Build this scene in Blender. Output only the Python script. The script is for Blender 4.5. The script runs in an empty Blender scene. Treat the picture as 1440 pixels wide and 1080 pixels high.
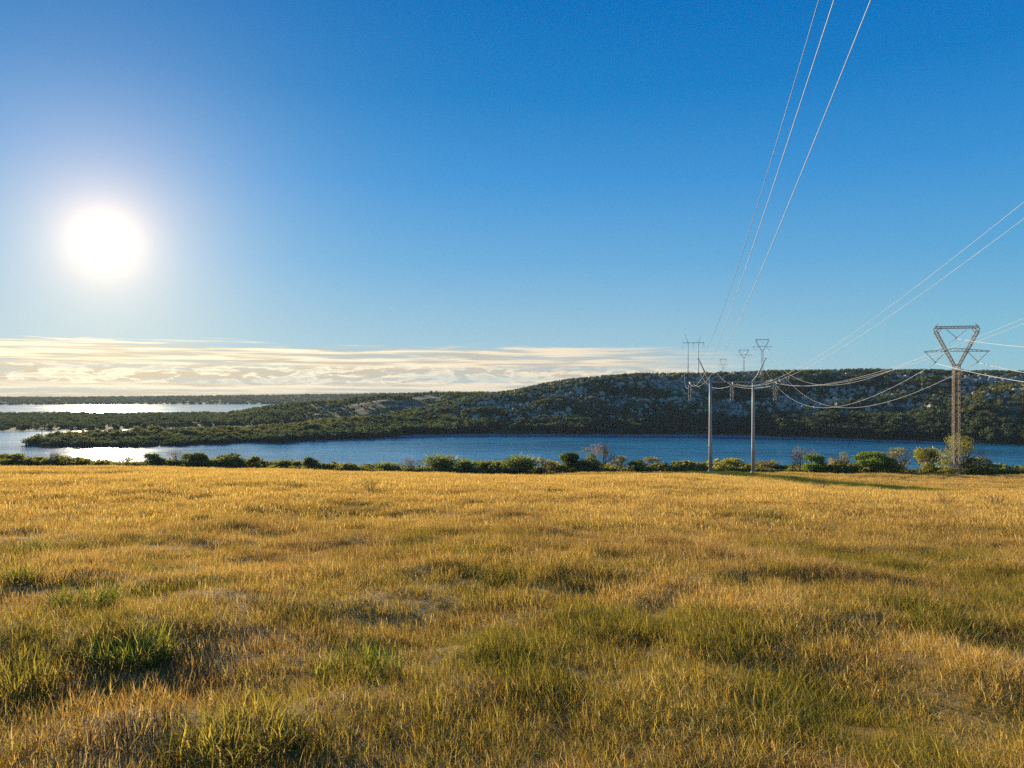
import bpy, math, random
import numpy as np
from mathutils import Vector, Matrix
R = math.radians
scene = bpy.context.scene

# ------------------------------------------------------------------ camera, sky, sun, exposure
CZ = 24.0                      # eye height above the lake (lake level is z = 0)
F = 1040.0                     # focal length in photo pixels (photo 1440 x 1080)
HY = 556.0                     # horizon row in the photo
cd = bpy.data.cameras.new('camera'); cam = bpy.data.objects.new('camera', cd)
scene.collection.objects.link(cam)
cam.location = (0, 0, CZ); cam.rotation_euler = (R(90), 0, 0)
cd.sensor_width = 36; cd.lens = 36 * F / 1440; cd.shift_y = (HY - 540) / 1440
cd.clip_start = 0.1; cd.clip_end = 60000
scene.camera = cam

SUN_AZ, SUN_EL = math.atan2(147 - 720, F), math.atan2(HY - 338, math.hypot(F, 573))
S = Vector((math.sin(SUN_AZ) * math.cos(SUN_EL), math.cos(SUN_AZ) * math.cos(SUN_EL), math.sin(SUN_EL)))
sd = bpy.data.lights.new('sun', 'SUN'); sun = bpy.data.objects.new('sun', sd)
scene.collection.objects.link(sun)
sd.energy = 5.0; sd.angle = R(0.5); sd.color = (1.0, 0.87, 0.63)
sun.rotation_euler = S.to_track_quat('Z', 'Y').to_euler(); sun.location = (-60, 100, 80)

scene.view_settings.view_transform = 'Standard'; scene.view_settings.look = 'None'
scene.view_settings.exposure = 1.0; scene.view_settings.gamma = 1.0
scene.view_settings.use_curve_mapping = False
scene.cycles.max_bounces = 8; scene.cycles.diffuse_bounces = 3; scene.cycles.glossy_bounces = 3
scene.cycles.transmission_bounces = 5; scene.cycles.transparent_max_bounces = 6
scene.cycles.sample_clamp_indirect = 4.0; scene.cycles.sample_clamp_direct = 12.0
scene.cycles.caustics_reflective = False; scene.cycles.caustics_refractive = False
scene.cycles.use_denoising = False


class G:
    """tiny helper for wiring shader nodes"""
    def __init__(s, nt): s.nt = nt
    def n(s, t, **kw):
        nd = s.nt.nodes.new(t)
        for k, v in kw.items(): setattr(nd, k, v)
        return nd
    def put(s, sock, v):
        if hasattr(v, 'links') or isinstance(v, bpy.types.NodeSocket): s.nt.links.new(v, sock)
        elif isinstance(v, (tuple, list)) and len(v) == 3 and sock.type == 'RGBA': sock.default_value = (*v, 1)
        else: sock.default_value = v
    def m(s, op, a, b=None, c=None, clamp=False):
        nd = s.n('ShaderNodeMath', operation=op, use_clamp=clamp)
        for i, v in enumerate((a, b, c)):
            if v is not None: s.put(nd.inputs[i], v)
        return nd.outputs[0]
    def ss(s, v, lo, hi, a=0.0, b=1.0):
        nd = s.n('ShaderNodeMapRange', interpolation_type='SMOOTHSTEP')
        s.put(nd.inputs['Value'], v); nd.inputs['From Min'].default_value = lo; nd.inputs['From Max'].default_value = hi
        nd.inputs['To Min'].default_value = a; nd.inputs['To Max'].default_value = b
        return nd.outputs[0]
    def mix(s, f, a, b, mode='MIX'):
        nd = s.n('ShaderNodeMix', data_type='RGBA', blend_type=mode); nd.clamp_factor = True
        s.put(nd.inputs['Factor'], f); s.put(nd.inputs['A'], a) if False else None
        s.put(nd.inputs[6], a); s.put(nd.inputs[7], b)
        return nd.outputs[2]
    def noise(s, vec, scale, detail=4, rough=0.55, dist=0.0, dims='3D'):
        nd = s.n('ShaderNodeTexNoise', noise_dimensions=dims)
        if vec is not None: s.put(nd.inputs['Vector'], vec)
        nd.inputs['Scale'].default_value = scale; nd.inputs['Detail'].default_value = detail
        nd.inputs['Roughness'].default_value = rough; nd.inputs['Distortion'].default_value = dist
        return nd.outputs['Fac']
    def ramp(s, f, stops):
        nd = s.n('ShaderNodeValToRGB'); cr = nd.color_ramp
        while len(cr.elements) < len(stops): cr.elements.new(0.5)
        for e, (p, c) in zip(cr.elements, stops): e.position = p; e.color = (*c, 1)
        s.put(nd.inputs[0], f)
        return nd.outputs[0]
    def vec(s, x, y, z=0.0):
        nd = s.n('ShaderNodeCombineXYZ')
        for i, v in enumerate((x, y, z)): s.put(nd.inputs[i], v)
        return nd.outputs[0]
    def scale(s, col, k):
        nd = s.n('ShaderNodeVectorMath', operation='SCALE'); s.put(nd.inputs[0], col); s.put(nd.inputs['Scale'], k)
        return nd.outputs[0]
    def add(s, a, b):
        nd = s.n('ShaderNodeVectorMath', operation='ADD'); s.put(nd.inputs[0], a); s.put(nd.inputs[1], b)
        return nd.outputs[0]
    def mul(s, a, b):
        nd = s.n('ShaderNodeVectorMath', operation='MULTIPLY'); s.put(nd.inputs[0], a); s.put(nd.inputs[1], b)
        return nd.outputs[0]


def build_world():
    w = bpy.data.worlds.new('World'); scene.world = w; w.use_nodes = True
    nt = w.node_tree; nt.nodes.clear(); g = G(nt)
    out = g.n('ShaderNodeOutputWorld'); bg = g.n('ShaderNodeBackground')
    K = 10.0; bg.inputs['Strength'].default_value = 0.1 * 2 ** -0.93
    nt.links.new(bg.outputs[0], out.inputs[0])
    tc = g.n('ShaderNodeTexCoord')
    sky = g.n('ShaderNodeTexSky', sky_type='NISHITA'); sky.sun_disc = False
    sky.sun_elevation = SUN_EL; sky.sun_rotation = SUN_AZ; sky.altitude = 100
    sky.air_density = 1.0; sky.dust_density = 0.3; sky.ozone_density = 3.0
    sep = g.n('ShaderNodeSeparateXYZ'); g.put(sep.inputs[0], tc.outputs['Generated'])
    x, y, z = sep.outputs
    el = g.m('MULTIPLY', g.m('ARCSINE', z), 180 / math.pi)            # elevation and azimuth in degrees
    az = g.m('MULTIPLY', g.m('ARCTAN2', x, y), 180 / math.pi)
    dp = g.n('ShaderNodeVectorMath', operation='DOT_PRODUCT')
    g.put(dp.inputs[0], tc.outputs['Generated']); dp.inputs[1].default_value = S
    ang = g.m('MULTIPLY', g.m('ARCCOSINE', g.m('MINIMUM', dp.outputs['Value'], 1.0)), 180 / math.pi)
    # the atmosphere: sky texture pulled towards the deep polarised blue of the photo
    hs = g.n('ShaderNodeHueSaturation'); hs.inputs['Saturation'].default_value = 1.25; hs.inputs['Value'].default_value = 1.0
    g.put(hs.inputs['Color'], sky.outputs[0])
    deep = g.ramp(g.m('DIVIDE', el, 40.0, clamp=True), [
        (0.0, (0.46, 0.60, 0.64)), (0.1, (0.33, 0.54, 0.67)), (0.25, (0.145, 0.40, 0.68)), (0.4, (0.052, 0.29, 0.65)),
        (0.55, (0.010, 0.205, 0.55)), (0.7, (0.0, 0.155, 0.48)), (1.0, (0.0, 0.11, 0.40))])
    away = g.ss(ang, 25, 75, 0.0, 0.38)
    deep = g.mix(away, deep, g.mul(deep, (0.02, 0.76, 0.90)))
    base = g.mix(0.97, hs.outputs[0], g.scale(deep, K))
    # clouds low over the horizon: stratus streaks above, small puffs below
    st = g.noise(g.vec(g.m('MULTIPLY', az, 0.07), g.m('MULTIPLY', el, 1.9), 3.7), 1.0, 5, 0.6, 0.5)
    st2 = g.noise(g.vec(g.m('MULTIPLY', az, 0.16), g.m('MULTIPLY', el, 4.2), 11.3), 1.0, 4, 0.55, 0.3)
    pf = g.noise(g.vec(g.m('MULTIPLY', az, 0.42), g.m('MULTIPLY', el, 1.9), 7.9), 1.0, 8, 0.62, 0.25)
    topw = g.m('ADD', 3.75, g.m('MULTIPLY', g.m('SUBTRACT', st2, 0.5), 1.6))
    m_top = g.ss(g.m('SUBTRACT', g.m('ADD', topw, g.m('MULTIPLY', g.m('SUBTRACT', st, 0.5), 2.0)), el), -0.2, 0.5)
    azf = g.m('SUBTRACT', 1.0, g.ss(g.m('ADD', az, g.m('ADD', g.m('MULTIPLY', el, 3.0), g.m('MULTIPLY', g.m('SUBTRACT', st, 0.5), 22))), 14, 28))
    m_st = g.ss(g.m('ADD', st, g.m('MULTIPLY', g.m('SUBTRACT', st2, .5), .35)), 0.36, 0.52, 0.50, 1.0)
    mask = g.m('MULTIPLY', g.m('MULTIPLY', m_top, azf), m_st)
    mask = g.m('MULTIPLY', mask, g.ss(el, -0.5, 0.4, 0.85, 1.0))
    near = g.ss(g.m('ABSOLUTE', g.m('SUBTRACT', az, math.degrees(SUN_AZ))), 2, 42, 1.0, 0.0)
    lit = g.mix(near, (0.88, 0.75, 0.56), (1.12, 0.97, 0.70))
    dull = g.mix(near, (0.55, 0.51, 0.45), (0.64, 0.54, 0.38))
    streak = g.ss(g.m('ADD', st2, g.m('MULTIPLY', g.m('SUBTRACT', st, .5), .6)), 0.40, 0.60)
    puff = g.ss(pf, 0.45, 0.54)
    puffband = g.m('MULTIPLY', g.ss(el, 0.7, 1.1), g.m('SUBTRACT', 1.0, g.ss(el, 1.9, 2.4)))
    rim = g.m('MULTIPLY', g.ss(pf, 0.40, 0.455), g.m('SUBTRACT', 1.0, puff))
    lf = g.m('ADD', g.m('MULTIPLY', streak, g.m('SUBTRACT', 1.0, puffband)),
             g.m('MULTIPLY', g.m('ADD', g.m('MULTIPLY', rim, 0.75), g.m('MULTIPLY', g.m('SUBTRACT', 1.0, puff), 0.45), clamp=True), puffband), clamp=True)
    lf = g.m('MULTIPLY', lf, g.ss(el, -0.3, 1.0, 0.35, 1.0))
    ccol = g.mix(lf, dull, lit)
    col = g.mix(mask, base, g.scale(ccol, K))
    # brightness of the sun itself and the forward-scattered light round it
    e = lambda k, d: g.m('MULTIPLY', g.m('EXPONENT', g.m('DIVIDE', ang, -d)), k * K)
    core = g.ss(ang, 0.6, 1.7, 2.5 * K, 0.0)
    glow = g.add(g.scale((1.0, 0.70, 0.40), e(1.35, 1.25)), g.add(g.scale((1.0, 0.52, 0.13), e(0.88, 4.9)), g.scale((0.09, 0.23, 0.19), e(0.40, 13.0))))
    col = g.add(g.add(col, g.scale((1.0, 0.97, 0.9), core)), glow)
    nt.links.new(col, bg.inputs['Color'])


build_world()

# ------------------------------------------------------------------ helpers
rng = np.random.default_rng(7)


def hsh(i, j, seed):
    h = (i.astype(np.int64) * 374761393 + j.astype(np.int64) * 668265263 + seed * 1442695041) & 0xFFFFFFFF
    h = ((h ^ (h >> 13)) * 1274126177) & 0xFFFFFFFF
    return ((h ^ (h >> 16)) & 0xFFFFFF) / float(0xFFFFFF)


def vnoise(x, y, seed=0):
    x = np.asarray(x, float); y = np.asarray(y, float)
    i = np.floor(x); j = np.floor(y); fx = x - i; fy = y - j
    fx = fx * fx * (3 - 2 * fx); fy = fy * fy * (3 - 2 * fy)
    a = hsh(i, j, seed); b = hsh(i + 1, j, seed); c = hsh(i, j + 1, seed); d = hsh(i + 1, j + 1, seed)
    return a + (b - a) * fx + (c - a) * fy + (a - b - c + d) * fx * fy


def fbm(x, y, seed=0, octs=4):
    t = 0; amp = 0.5; tot = 0
    for o in range(octs):
        t = t + amp * vnoise(np.asarray(x) * 2 ** o + 17.3 * o, np.asarray(y) * 2 ** o - 9.1 * o, seed + o); tot += amp; amp *= 0.5
    return t / tot


def sstep(v, lo, hi):
    t = np.clip((np.asarray(v, float) - lo) / (hi - lo), 0, 1)
    return t * t * (3 - 2 * t)


def at(px, py, Y):
    """world point at depth Y that lies behind photo pixel (px, py)"""
    return Vector(((px - 720) / F * Y, Y, CZ + (HY - py) / F * Y))


def tag(o, label=None, cat=None, group=None, kind=None):
    if label: o['label'] = label
    if cat: o['category'] = cat
    if group: o['group'] = group
    if kind: o['kind'] = kind
    return o


def link(o, parent=None):
    scene.collection.objects.link(o)
    if parent is not None: o.parent = parent
    return o


def empty(name, loc=(0, 0, 0), rz=0):
    o = bpy.data.objects.new(name, None); o.empty_display_size = 0.3
    o.location = loc; o.rotation_euler = (0, 0, rz)
    return link(o)


def mesh_np(name, V, F4, mats, smooth=False, attrs=None, uvs=None):
    """fast mesh from numpy verts and faces (all quads or all triangles)"""
    V = np.asarray(V, np.float32); F4 = np.asarray(F4, np.int32)
    me = bpy.data.meshes.new(name)
    k = F4.shape[1]
    me.vertices.add(len(V)); me.vertices.foreach_set('co', V.ravel())
    me.loops.add(F4.size); me.loops.foreach_set('vertex_index', F4.ravel())
    me.polygons.add(len(F4)); me.polygons.foreach_set('loop_start', np.arange(len(F4), dtype=np.int32) * k)
    if smooth: me.polygons.foreach_set('use_smooth', np.ones(len(F4), bool))
    for m in (mats if isinstance(mats, (list, tuple)) else [mats]): me.materials.append(m)
    for an, av in (attrs or {}).items():
        a = me.attributes.new(an, 'FLOAT', 'POINT'); a.data.foreach_set('value', np.asarray(av, np.float32))
    me.update(); me.validate()
    return me


class MB:
    """collects bars, tubes and boxes into ONE mesh"""
    def __init__(s): s.v = []; s.f = []
    def tube(s, pts, rad, n=8, cap=True):
        pts = [Vector(p) for p in pts]
        rad = list(rad) if isinstance(rad, (list, tuple, np.ndarray)) else [rad] * len(pts)
        b0 = len(s.v); up = None
        for i, p in enumerate(pts):
            t = (pts[min(i + 1, len(pts) - 1)] - pts[max(i - 1, 0)]).normalized()
            if up is None: up = t.orthogonal().normalized()
            up = (up - t * up.dot(t)).normalized(); sd_ = t.cross(up)
            for k in range(n):
                a = 2 * math.pi * k / n
                s.v.append(p + (up * math.cos(a) + sd_ * math.sin(a)) * rad[i])
        for i in range(len(pts) - 1):
            for k in range(n):
                a, b = b0 + i * n + k, b0 + i * n + (k + 1) % n
                s.f.append((a, b, b + n, a + n))
        if cap:
            s.f.append(tuple(b0 + k for k in range(n))[::-1])
            s.f.append(tuple(b0 + (len(pts) - 1) * n + k for k in range(n)))
    def bar(s, a, b, w, h=None):
        """rectangular bar from a to b"""
        a, b = Vector(a), Vector(b); h = h or w
        t = (b - a).normalized(); up = Vector((0, 0, 1)) if abs(t.z) < 0.95 else Vector((1, 0, 0))
        sd_ = t.cross(up).normalized(); up = sd_.cross(t)
        b0 = len(s.v)
        for p in (a, b):
            for i, j in ((-1, -1), (1, -1), (1, 1), (-1, 1)): s.v.append(p + sd_ * i * w / 2 + up * j * h / 2)
        for q in ((3, 2, 1, 0), (4, 5, 6, 7), (0, 1, 5, 4), (1, 2, 6, 5), (2, 3, 7, 6), (3, 0, 4, 7)):
            s.f.append(tuple(b0 + k for k in q[::-1]))
    def mesh(s, name, mat, smooth=False):
        me = bpy.data.meshes.new(name); me.from_pydata([tuple(v) for v in s.v], [], s.f)
        me.materials.append(mat)
        if smooth: me.polygons.foreach_set('use_smooth', [True] * len(me.polygons))
        me.update(); return me
    def build(s, name, mat, parent=None, smooth=False):
        return link(bpy.data.objects.new(name, s.mesh(name, mat, smooth)), parent)


# ------------------------------------------------------------------ materials
def new_mat(name):
    m = bpy.data.materials.new(name); m.use_nodes = True
    m.node_tree.nodes.clear(); g = G(m.node_tree)
    out = g.n('ShaderNodeOutputMaterial')
    return m, g, out


def pr_mat(name, colf, rough=0.8, bump=None, metallic=0.0, spec=0.3):
    """principled material; colf(g, coords) gives the colour socket, bump(g, coords) -> (height, strength, dist)"""
    m, g, out = new_mat(name)
    p = g.n('ShaderNodeBsdfPrincipled'); tc = g.n('ShaderNodeTexCoord')
    g.put(p.inputs['Base Color'], colf(g, tc.outputs['Object'])); g.put(p.inputs['Roughness'], rough)
    p.inputs['Metallic'].default_value = metallic; p.inputs['Specular IOR Level'].default_value = spec
    if bump:
        h, st, d = bump(g, tc.outputs['Object']); b = g.n('ShaderNodeBump')
        b.inputs['Strength'].default_value = st; b.inputs['Distance'].default_value = d
        g.put(b.inputs['Height'], h); g.put(p.inputs['Normal'], b.outputs[0])
    g.nt.links.new(p.outputs[0], out.inputs[0])
    return m


def leaf_mat(name, c0, c1, c2, trans=0.4, tint_src=None, gloss=0.04):
    """thin leaves: diffuse + translucent, hue varies leaf by leaf (mesh attribute var) and plant by plant"""
    m, g, out = new_mat(name)
    va = g.n('ShaderNodeAttribute', attribute_name='var'); f = va.outputs['Fac']
    if tint_src == 'INSTANCER':
        ta = g.n('ShaderNodeAttribute', attribute_name='tint', attribute_type='INSTANCER')
        f = g.m('ADD', g.m('MULTIPLY', f, 0.45), g.m('MULTIPLY', ta.outputs['Fac'], 0.6), clamp=True)
    col = g.ramp(f, [(0.0, c0), (0.5, c1), (1.0, c2)])
    d = g.n('ShaderNodeBsdfDiffuse'); t = g.n('ShaderNodeBsdfTranslucent'); mx = g.n('ShaderNodeMixShader')
    g.put(d.inputs[0], col); g.put(t.inputs[0], g.mul(col, (1.25, 1.15, 0.7)))
    mx.inputs[0].default_value = trans
    g.nt.links.new(d.outputs[0], mx.inputs[1]); g.nt.links.new(t.outputs[0], mx.inputs[2])
    sh = mx.outputs[0]
    if gloss:
        gl = g.n('ShaderNodeBsdfGlossy'); gl.inputs['Roughness'].default_value = 0.5; m2 = g.n('ShaderNodeMixShader')
        m2.inputs[0].default_value = gloss; g.nt.links.new(sh, m2.inputs[1]); g.nt.links.new(gl.outputs[0], m2.inputs[2]); sh = m2.outputs[0]
    g.nt.links.new(sh, out.inputs[0])
    return m


def grass_mat():
    m, g, out = new_mat('grass_blades')
    va = g.n('ShaderNodeAttribute', attribute_name='var').outputs['Fac']
    vb = g.n('ShaderNodeAttribute', attribute_name='var2').outputs['Fac']
    ta = g.n('ShaderNodeAttribute', attribute_name='tint', attribute_type='INSTANCER').outputs['Fac']
    br = g.n('ShaderNodeAttribute', attribute_name='brown', attribute_type='INSTANCER').outputs['Fac']
    dry = g.ramp(va, [(0.0, (0.37, 0.208, 0.034)), (0.35, (0.57, 0.362, 0.078)), (0.7, (0.72, 0.515, 0.165)), (1.0, (0.88, 0.75, 0.44))])
    brn = g.ramp(va, [(0.0, (0.17, 0.088, 0.022)), (0.5, (0.38, 0.225, 0.052)), (1.0, (0.76, 0.58, 0.29))])
    grn = g.ramp(va, [(0.0, (0.11, 0.115, 0.016)), (0.5, (0.24, 0.21, 0.028)), (1.0, (0.46, 0.36, 0.07))])
    dry = g.mix(br, dry, brn)
    shade_grn = g.ramp(va, [(0.0, (0.035, 0.06, 0.010)), (1.0, (0.10, 0.15, 0.022))])  # dark green that paints the long shadow running from the poles
    grn = g.mix(g.ss(ta, 1.08, 1.35), grn, shade_grn)
    f = g.ss(g.m('SUBTRACT', ta, vb), -0.12, 0.12)
    col = g.mix(f, dry, grn)
    d = g.n('ShaderNodeBsdfDiffuse'); t = g.n('ShaderNodeBsdfTranslucent'); mx = g.n('ShaderNodeMixShader'); mx.inputs[0].default_value = 0.5
    g.put(d.inputs[0], col); g.put(t.inputs[0], g.mul(col, (1.2, 1.06, 0.68)))
    g.nt.links.new(d.outputs[0], mx.inputs[1]); g.nt.links.new(t.outputs[0], mx.inputs[2])
    gl = g.n('ShaderNodeBsdfGlossy'); gl.inputs['Roughness'].default_value = 0.6; m2 = g.n('ShaderNodeMixShader'); m2.inputs[0].default_value = 0.015
    g.nt.links.new(mx.outputs[0], m2.inputs[1]); g.nt.links.new(gl.outputs[0], m2.inputs[2])
    g.nt.links.new(m2.outputs[0], out.inputs[0])
    return m


def zcoord(g, c):
    nd = g.n('ShaderNodeSeparateXYZ'); g.put(nd.inputs[0], c)
    return nd.outputs[2]


M_GRASS = grass_mat()
M_SOIL = pr_mat('field_soil', lambda g, c: g.mix(g.ss(g.noise(c, 0.9, 6), 0.35, 0.65),
                g.ramp(g.noise(c, 6.0, 6, 0.7), [(0.25, (0.15, 0.072, 0.022)), (0.55, (0.33, 0.175, 0.05)), (0.8, (0.50, 0.31, 0.10))]),
                g.ramp(g.noise(c, 9.0, 6, 0.7), [(0.25, (0.13, 0.09, 0.03)), (0.55, (0.29, 0.20, 0.065)), (0.8, (0.45, 0.31, 0.12))])),
                0.95, lambda g, c: (g.noise(c, 14, 6, 0.7), 0.9, 0.06), spec=0.1)
M_HILL = pr_mat('hill_soil', lambda g, c: g.mix(g.m('MULTIPLY', g.ss(g.noise(c, 0.035, 6, 0.6), 0.50, 0.60), g.ss(zcoord(g, c), 5, 12)),
                g.ramp(g.noise(c, 0.3, 6, 0.65), [(0.3, (0.06, 0.07, 0.025)), (0.7, (0.13, 0.14, 0.05))]),
                g.ramp(g.noise(c, 0.5, 6, 0.7), [(0.3, (0.15, 0.12, 0.075)), (0.7, (0.42, 0.355, 0.25))])),
                0.95, lambda g, c: (g.noise(c, 0.6, 6, 0.7), 0.8, 1.2), spec=0.1)
M_SAND = pr_mat('shore_stones', lambda g, c: g.ramp(g.noise(c, 0.8, 5, 0.7), [(0.3, (0.22, 0.19, 0.15)), (0.7, (0.48, 0.43, 0.35))]), 0.95,
                lambda g, c: (g.noise(c, 2, 5, 0.7), 0.7, 0.3), spec=0.1)
M_ROCK = pr_mat('limestone', lambda g, c: g.ramp(g.noise(c, 1.3, 6, 0.65), [(0.25, (0.22, 0.18, 0.12)), (0.5, (0.46, 0.39, 0.28)), (0.8, (0.56, 0.49, 0.37))]), 0.9,
                lambda g, c: (g.noise(c, 3, 6, 0.7), 0.8, 0.3), spec=0.15)
M_BARK = pr_mat('bark', lambda g, c: g.ramp(g.noise(c, 4, 6, 0.7), [(0.3, (0.06, 0.045, 0.03)), (0.7, (0.17, 0.13, 0.095))]), 0.95, spec=0.1)
M_TWIG = pr_mat('bare_twigs', lambda g, c: g.ramp(g.noise(c, 2, 5, 0.7), [(0.3, (0.16, 0.115, 0.08)), (0.7, (0.36, 0.27, 0.20))]), 0.9, spec=0.1)
M_CONC = pr_mat('pole_steel', lambda g, c: g.ramp(g.noise(c, 1.5, 6, 0.6), [(0.3, (0.34, 0.30, 0.26)), (0.7, (0.50, 0.46, 0.41))]), 0.6,
                lambda g, c: (g.noise(c, 12, 5, 0.6), 0.25, 0.02), metallic=0.2)
M_LATT = pr_mat('weathered_lattice_steel', lambda g, c: g.ramp(g.noise(c, 0.7, 6, 0.65), [(0.3, (0.22, 0.145, 0.085)), (0.7, (0.46, 0.335, 0.215))]), 0.7, metallic=0.1)
M_INSUL = pr_mat('insulator_glass', lambda g, c: g.ramp(g.noise(c, 3, 3), [(0.3, (0.22, 0.20, 0.18)), (0.7, (0.40, 0.37, 0.33))]), 0.3)
M_WIRE = pr_mat('aluminium_wire', lambda g, c: g.ramp(g.noise(c, 0.3, 4), [(0.3, (0.34, 0.33, 0.32)), (0.7, (0.46, 0.45, 0.44))]), 0.6, metallic=0.0, spec=0.4)
M_WIRE_D = pr_mat('steel_earth_wire', lambda g, c: g.ramp(g.noise(c, 0.3, 4), [(0.3, (0.05, 0.055, 0.06)), (0.7, (0.10, 0.105, 0.11))]), 0.5, metallic=0.5)
L_DARK = leaf_mat('dark_leaves', (0.055, 0.08, 0.02), (0.13, 0.165, 0.038), (0.26, 0.27, 0.06), 0.55)
L_BRIGHT = leaf_mat('bright_green_leaves', (0.08, 0.13, 0.015), (0.15, 0.23, 0.02), (0.27, 0.34, 0.035), 0.5)
L_OLIVE = leaf_mat('olive_leaves', (0.13, 0.145, 0.025), (0.29, 0.285, 0.045), (0.50, 0.45, 0.09), 0.62)
L_SPIKY = leaf_mat('spiky_leaves', (0.07, 0.10, 0.02), (0.15, 0.185, 0.032), (0.32, 0.32, 0.06), 0.55)
L_GREY = leaf_mat('greyish_leaves', (0.18, 0.165, 0.08), (0.28, 0.26, 0.12), (0.42, 0.37, 0.17), 0.5)
L_BROWN = leaf_mat('dry_brown_leaves', (0.16, 0.105, 0.06), (0.25, 0.175, 0.10), (0.36, 0.27, 0.17), 0.45)
L_WOOD = leaf_mat('hillside_leaves', (0.045, 0.08, 0.05), (0.105, 0.145, 0.075), (0.27, 0.26, 0.085), 0.45, 'INSTANCER', 0.02)
L_UNDER = leaf_mat('undergrowth_leaves', (0.09, 0.105, 0.025), (0.20, 0.20, 0.045), (0.40, 0.34, 0.09), 0.55, 'INSTANCER', 0.02)


def water_mat():
    m, g, out = new_mat('lake_water')
    p = g.n('ShaderNodeBsdfPrincipled'); geo = g.n('ShaderNodeNewGeometry')
    mp = g.n('ShaderNodeMapping'); g.put(mp.inputs['Vector'], geo.outputs['Position']); mp.inputs['Scale'].default_value = (0.55, 1.0, 1.0)
    patch = g.ss(g.noise(mp.outputs[0], 0.016, 5, 0.6), 0.40, 0.60)
    g.put(p.inputs['Base Color'], g.mix(patch, (0.018, 0.22, 0.38), (0.028, 0.30, 0.48)))
    g.put(p.inputs['Roughness'], g.m('ADD', 0.09, g.m('MULTIPLY', patch, 0.05)))
    p.inputs['IOR'].default_value = 1.33
    h = g.m('ADD', g.m('MULTIPLY', g.noise(mp.outputs[0], 0.55, 4, 0.6), 1.0), g.m('MULTIPLY', g.noise(mp.outputs[0], 0.12, 3, 0.5), 2.0))
    b = g.n('ShaderNodeBump'); b.inputs['Strength'].default_value = 1.0; b.inputs['Distance'].default_value = 0.16
    g.put(b.inputs['Height'], h); g.put(p.inputs['Normal'], b.outputs[0])
    g.nt.links.new(p.outputs[0], out.inputs[0])
    return m


M_WATER = water_mat()

# ------------------------------------------------------------------ terrain
def field_h(x, y):
    x = np.asarray(x, float); y = np.asarray(y, float)
    yp = np.maximum(y, 1.0); u = 720 + F * np.clip(x / yp, -1.5, 1.5)
    s = 0.0962 - 0.0100 * (1 - sstep(u, 120, 620)) + 0.0012 * sstep(u, 900, 1350)
    d = np.hypot(np.maximum(y, 0), 0.0)
    z = CZ - 1.7 - s * d - 0.02 * np.minimum(y, 0)
    z = z - 0.055 * np.maximum(d - 172, 0) - 0.0012 * np.maximum(d - 172, 0) ** 2
    near = sstep(np.hypot(x, y), 3, 30)
    z = z + (fbm(x / 22, y / 30, 11, 3) - 0.5) * 1.3 * near + (fbm(x / 5, y / 7, 21, 3) - 0.5) * 0.50 + (fbm(x / 1.2, y / 1.2, 31, 2) - 0.5) * 0.30
    # swale on the right where the pole shadows fall, and the low bank of the track below the trees
    z = z - 1.7 * sstep(u, 930, 1360) * np.interp(d, [0, 60, 85, 100, 115, 140, 165, 180], [0, .6, .9, 1, .93, .5, .05, 0])
    yb = 152 - 0.06 * (x - 30)
    z = z + 0.30 * sstep(u, 640, 900) * np.exp(-(np.maximum(yb - y, 0) / 2.2) ** 2) * np.exp(-(np.maximum(y - yb - 7, 0) / 8) ** 2)
    return z


def interp_tab(u, tab):
    return np.interp(u, [t[0] for t in tab], [t[1] for t in tab])


HILL_SHORE = [(-60, 628), (30, 628.5), (100, 629), (180, 629), (250, 627), (330, 623), (400, 622), (500, 617), (600, 613), (700, 612), (1000, 612.5), (1100, 616), (1200, 619), (1300, 622), (1440, 628), (1800, 636), (2400, 640)]
HILL_RIDGE = [(-60, 660), (8, 640), (22, 628), (50, 618), (100, 611), (150, 608), (200, 607), (250, 605), (300, 603), (360, 601), (420, 596), (480, 590), (540, 585), (585, 576), (635, 564), (660, 557), (720, 549), (760, 541), (800, 534), (850, 529), (900, 526), (1000, 525), (1100, 522), (1200, 520), (1300, 521), (1440, 524), (1800, 527), (2400, 530)]
HILL_DR = [(-60, 372), (30, 376), (100, 400), (300, 430), (400, 470), (500, 520), (600, 575), (720, 620), (1100, 610), (1440, 590), (1800, 570), (2400, 560)]


def hill_h(x, y):
    x = np.asarray(x, float); y = np.asarray(y, float)
    u = 720 + F * x / y
    ds = CZ * F / (interp_tab(u, HILL_SHORE) - HY); dr = interp_tab(u, HILL_DR)
    zr = CZ + (HY - interp_tab(u, HILL_RIDGE)) / F * dr
    ds = ds + (fbm(u / 26.0, u * 0 + 3.3, 5, 3) - 0.5) * 14 * sstep(u, 60, 300)
    t = (y - ds) / (dr - ds)
    tt = np.clip(t, 0, 1)
    up = np.where(tt < 0.001, 0, 0.55 * tt + 0.45 * (1 - (1 - tt) ** 2)) + 0.0
    up = up - 0.06 * np.sin(tt * 2 * np.pi)
    z = zr * up
    back = np.maximum(y - dr, 0)
    z = z - back * 0.035 - 0.00006 * back ** 2 * (1 - sstep(u, 500, 800))
    big = sstep(u, 450, 800) * sstep(t, 0.02, 0.3) * (1 - 0.96 * sstep(t, 0.5, 0.9))
    z = z + big * ((fbm(x / 60, y / 50, 41, 4) - 0.5) * 9 + (fbm(x / 14, y / 14, 51, 3) - 0.5) * 5)
    # sunny knoll on the lower right slope
    kn = np.exp(-((u - 1450) / 130) ** 2) * np.exp(-((y - 425) / 34) ** 2)
    z = z + 9 * kn
    z = z + (fbm(x / 9, y / 9, 61, 3) - 0.5) * 1.2 * sstep(t, 0.0, 0.1)
    z = np.where(t < 0, np.maximum(t * (dr - ds) * 0.12, -4), z)
    return np.where(u < 6, np.minimum(z, -1.5), z)


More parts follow.
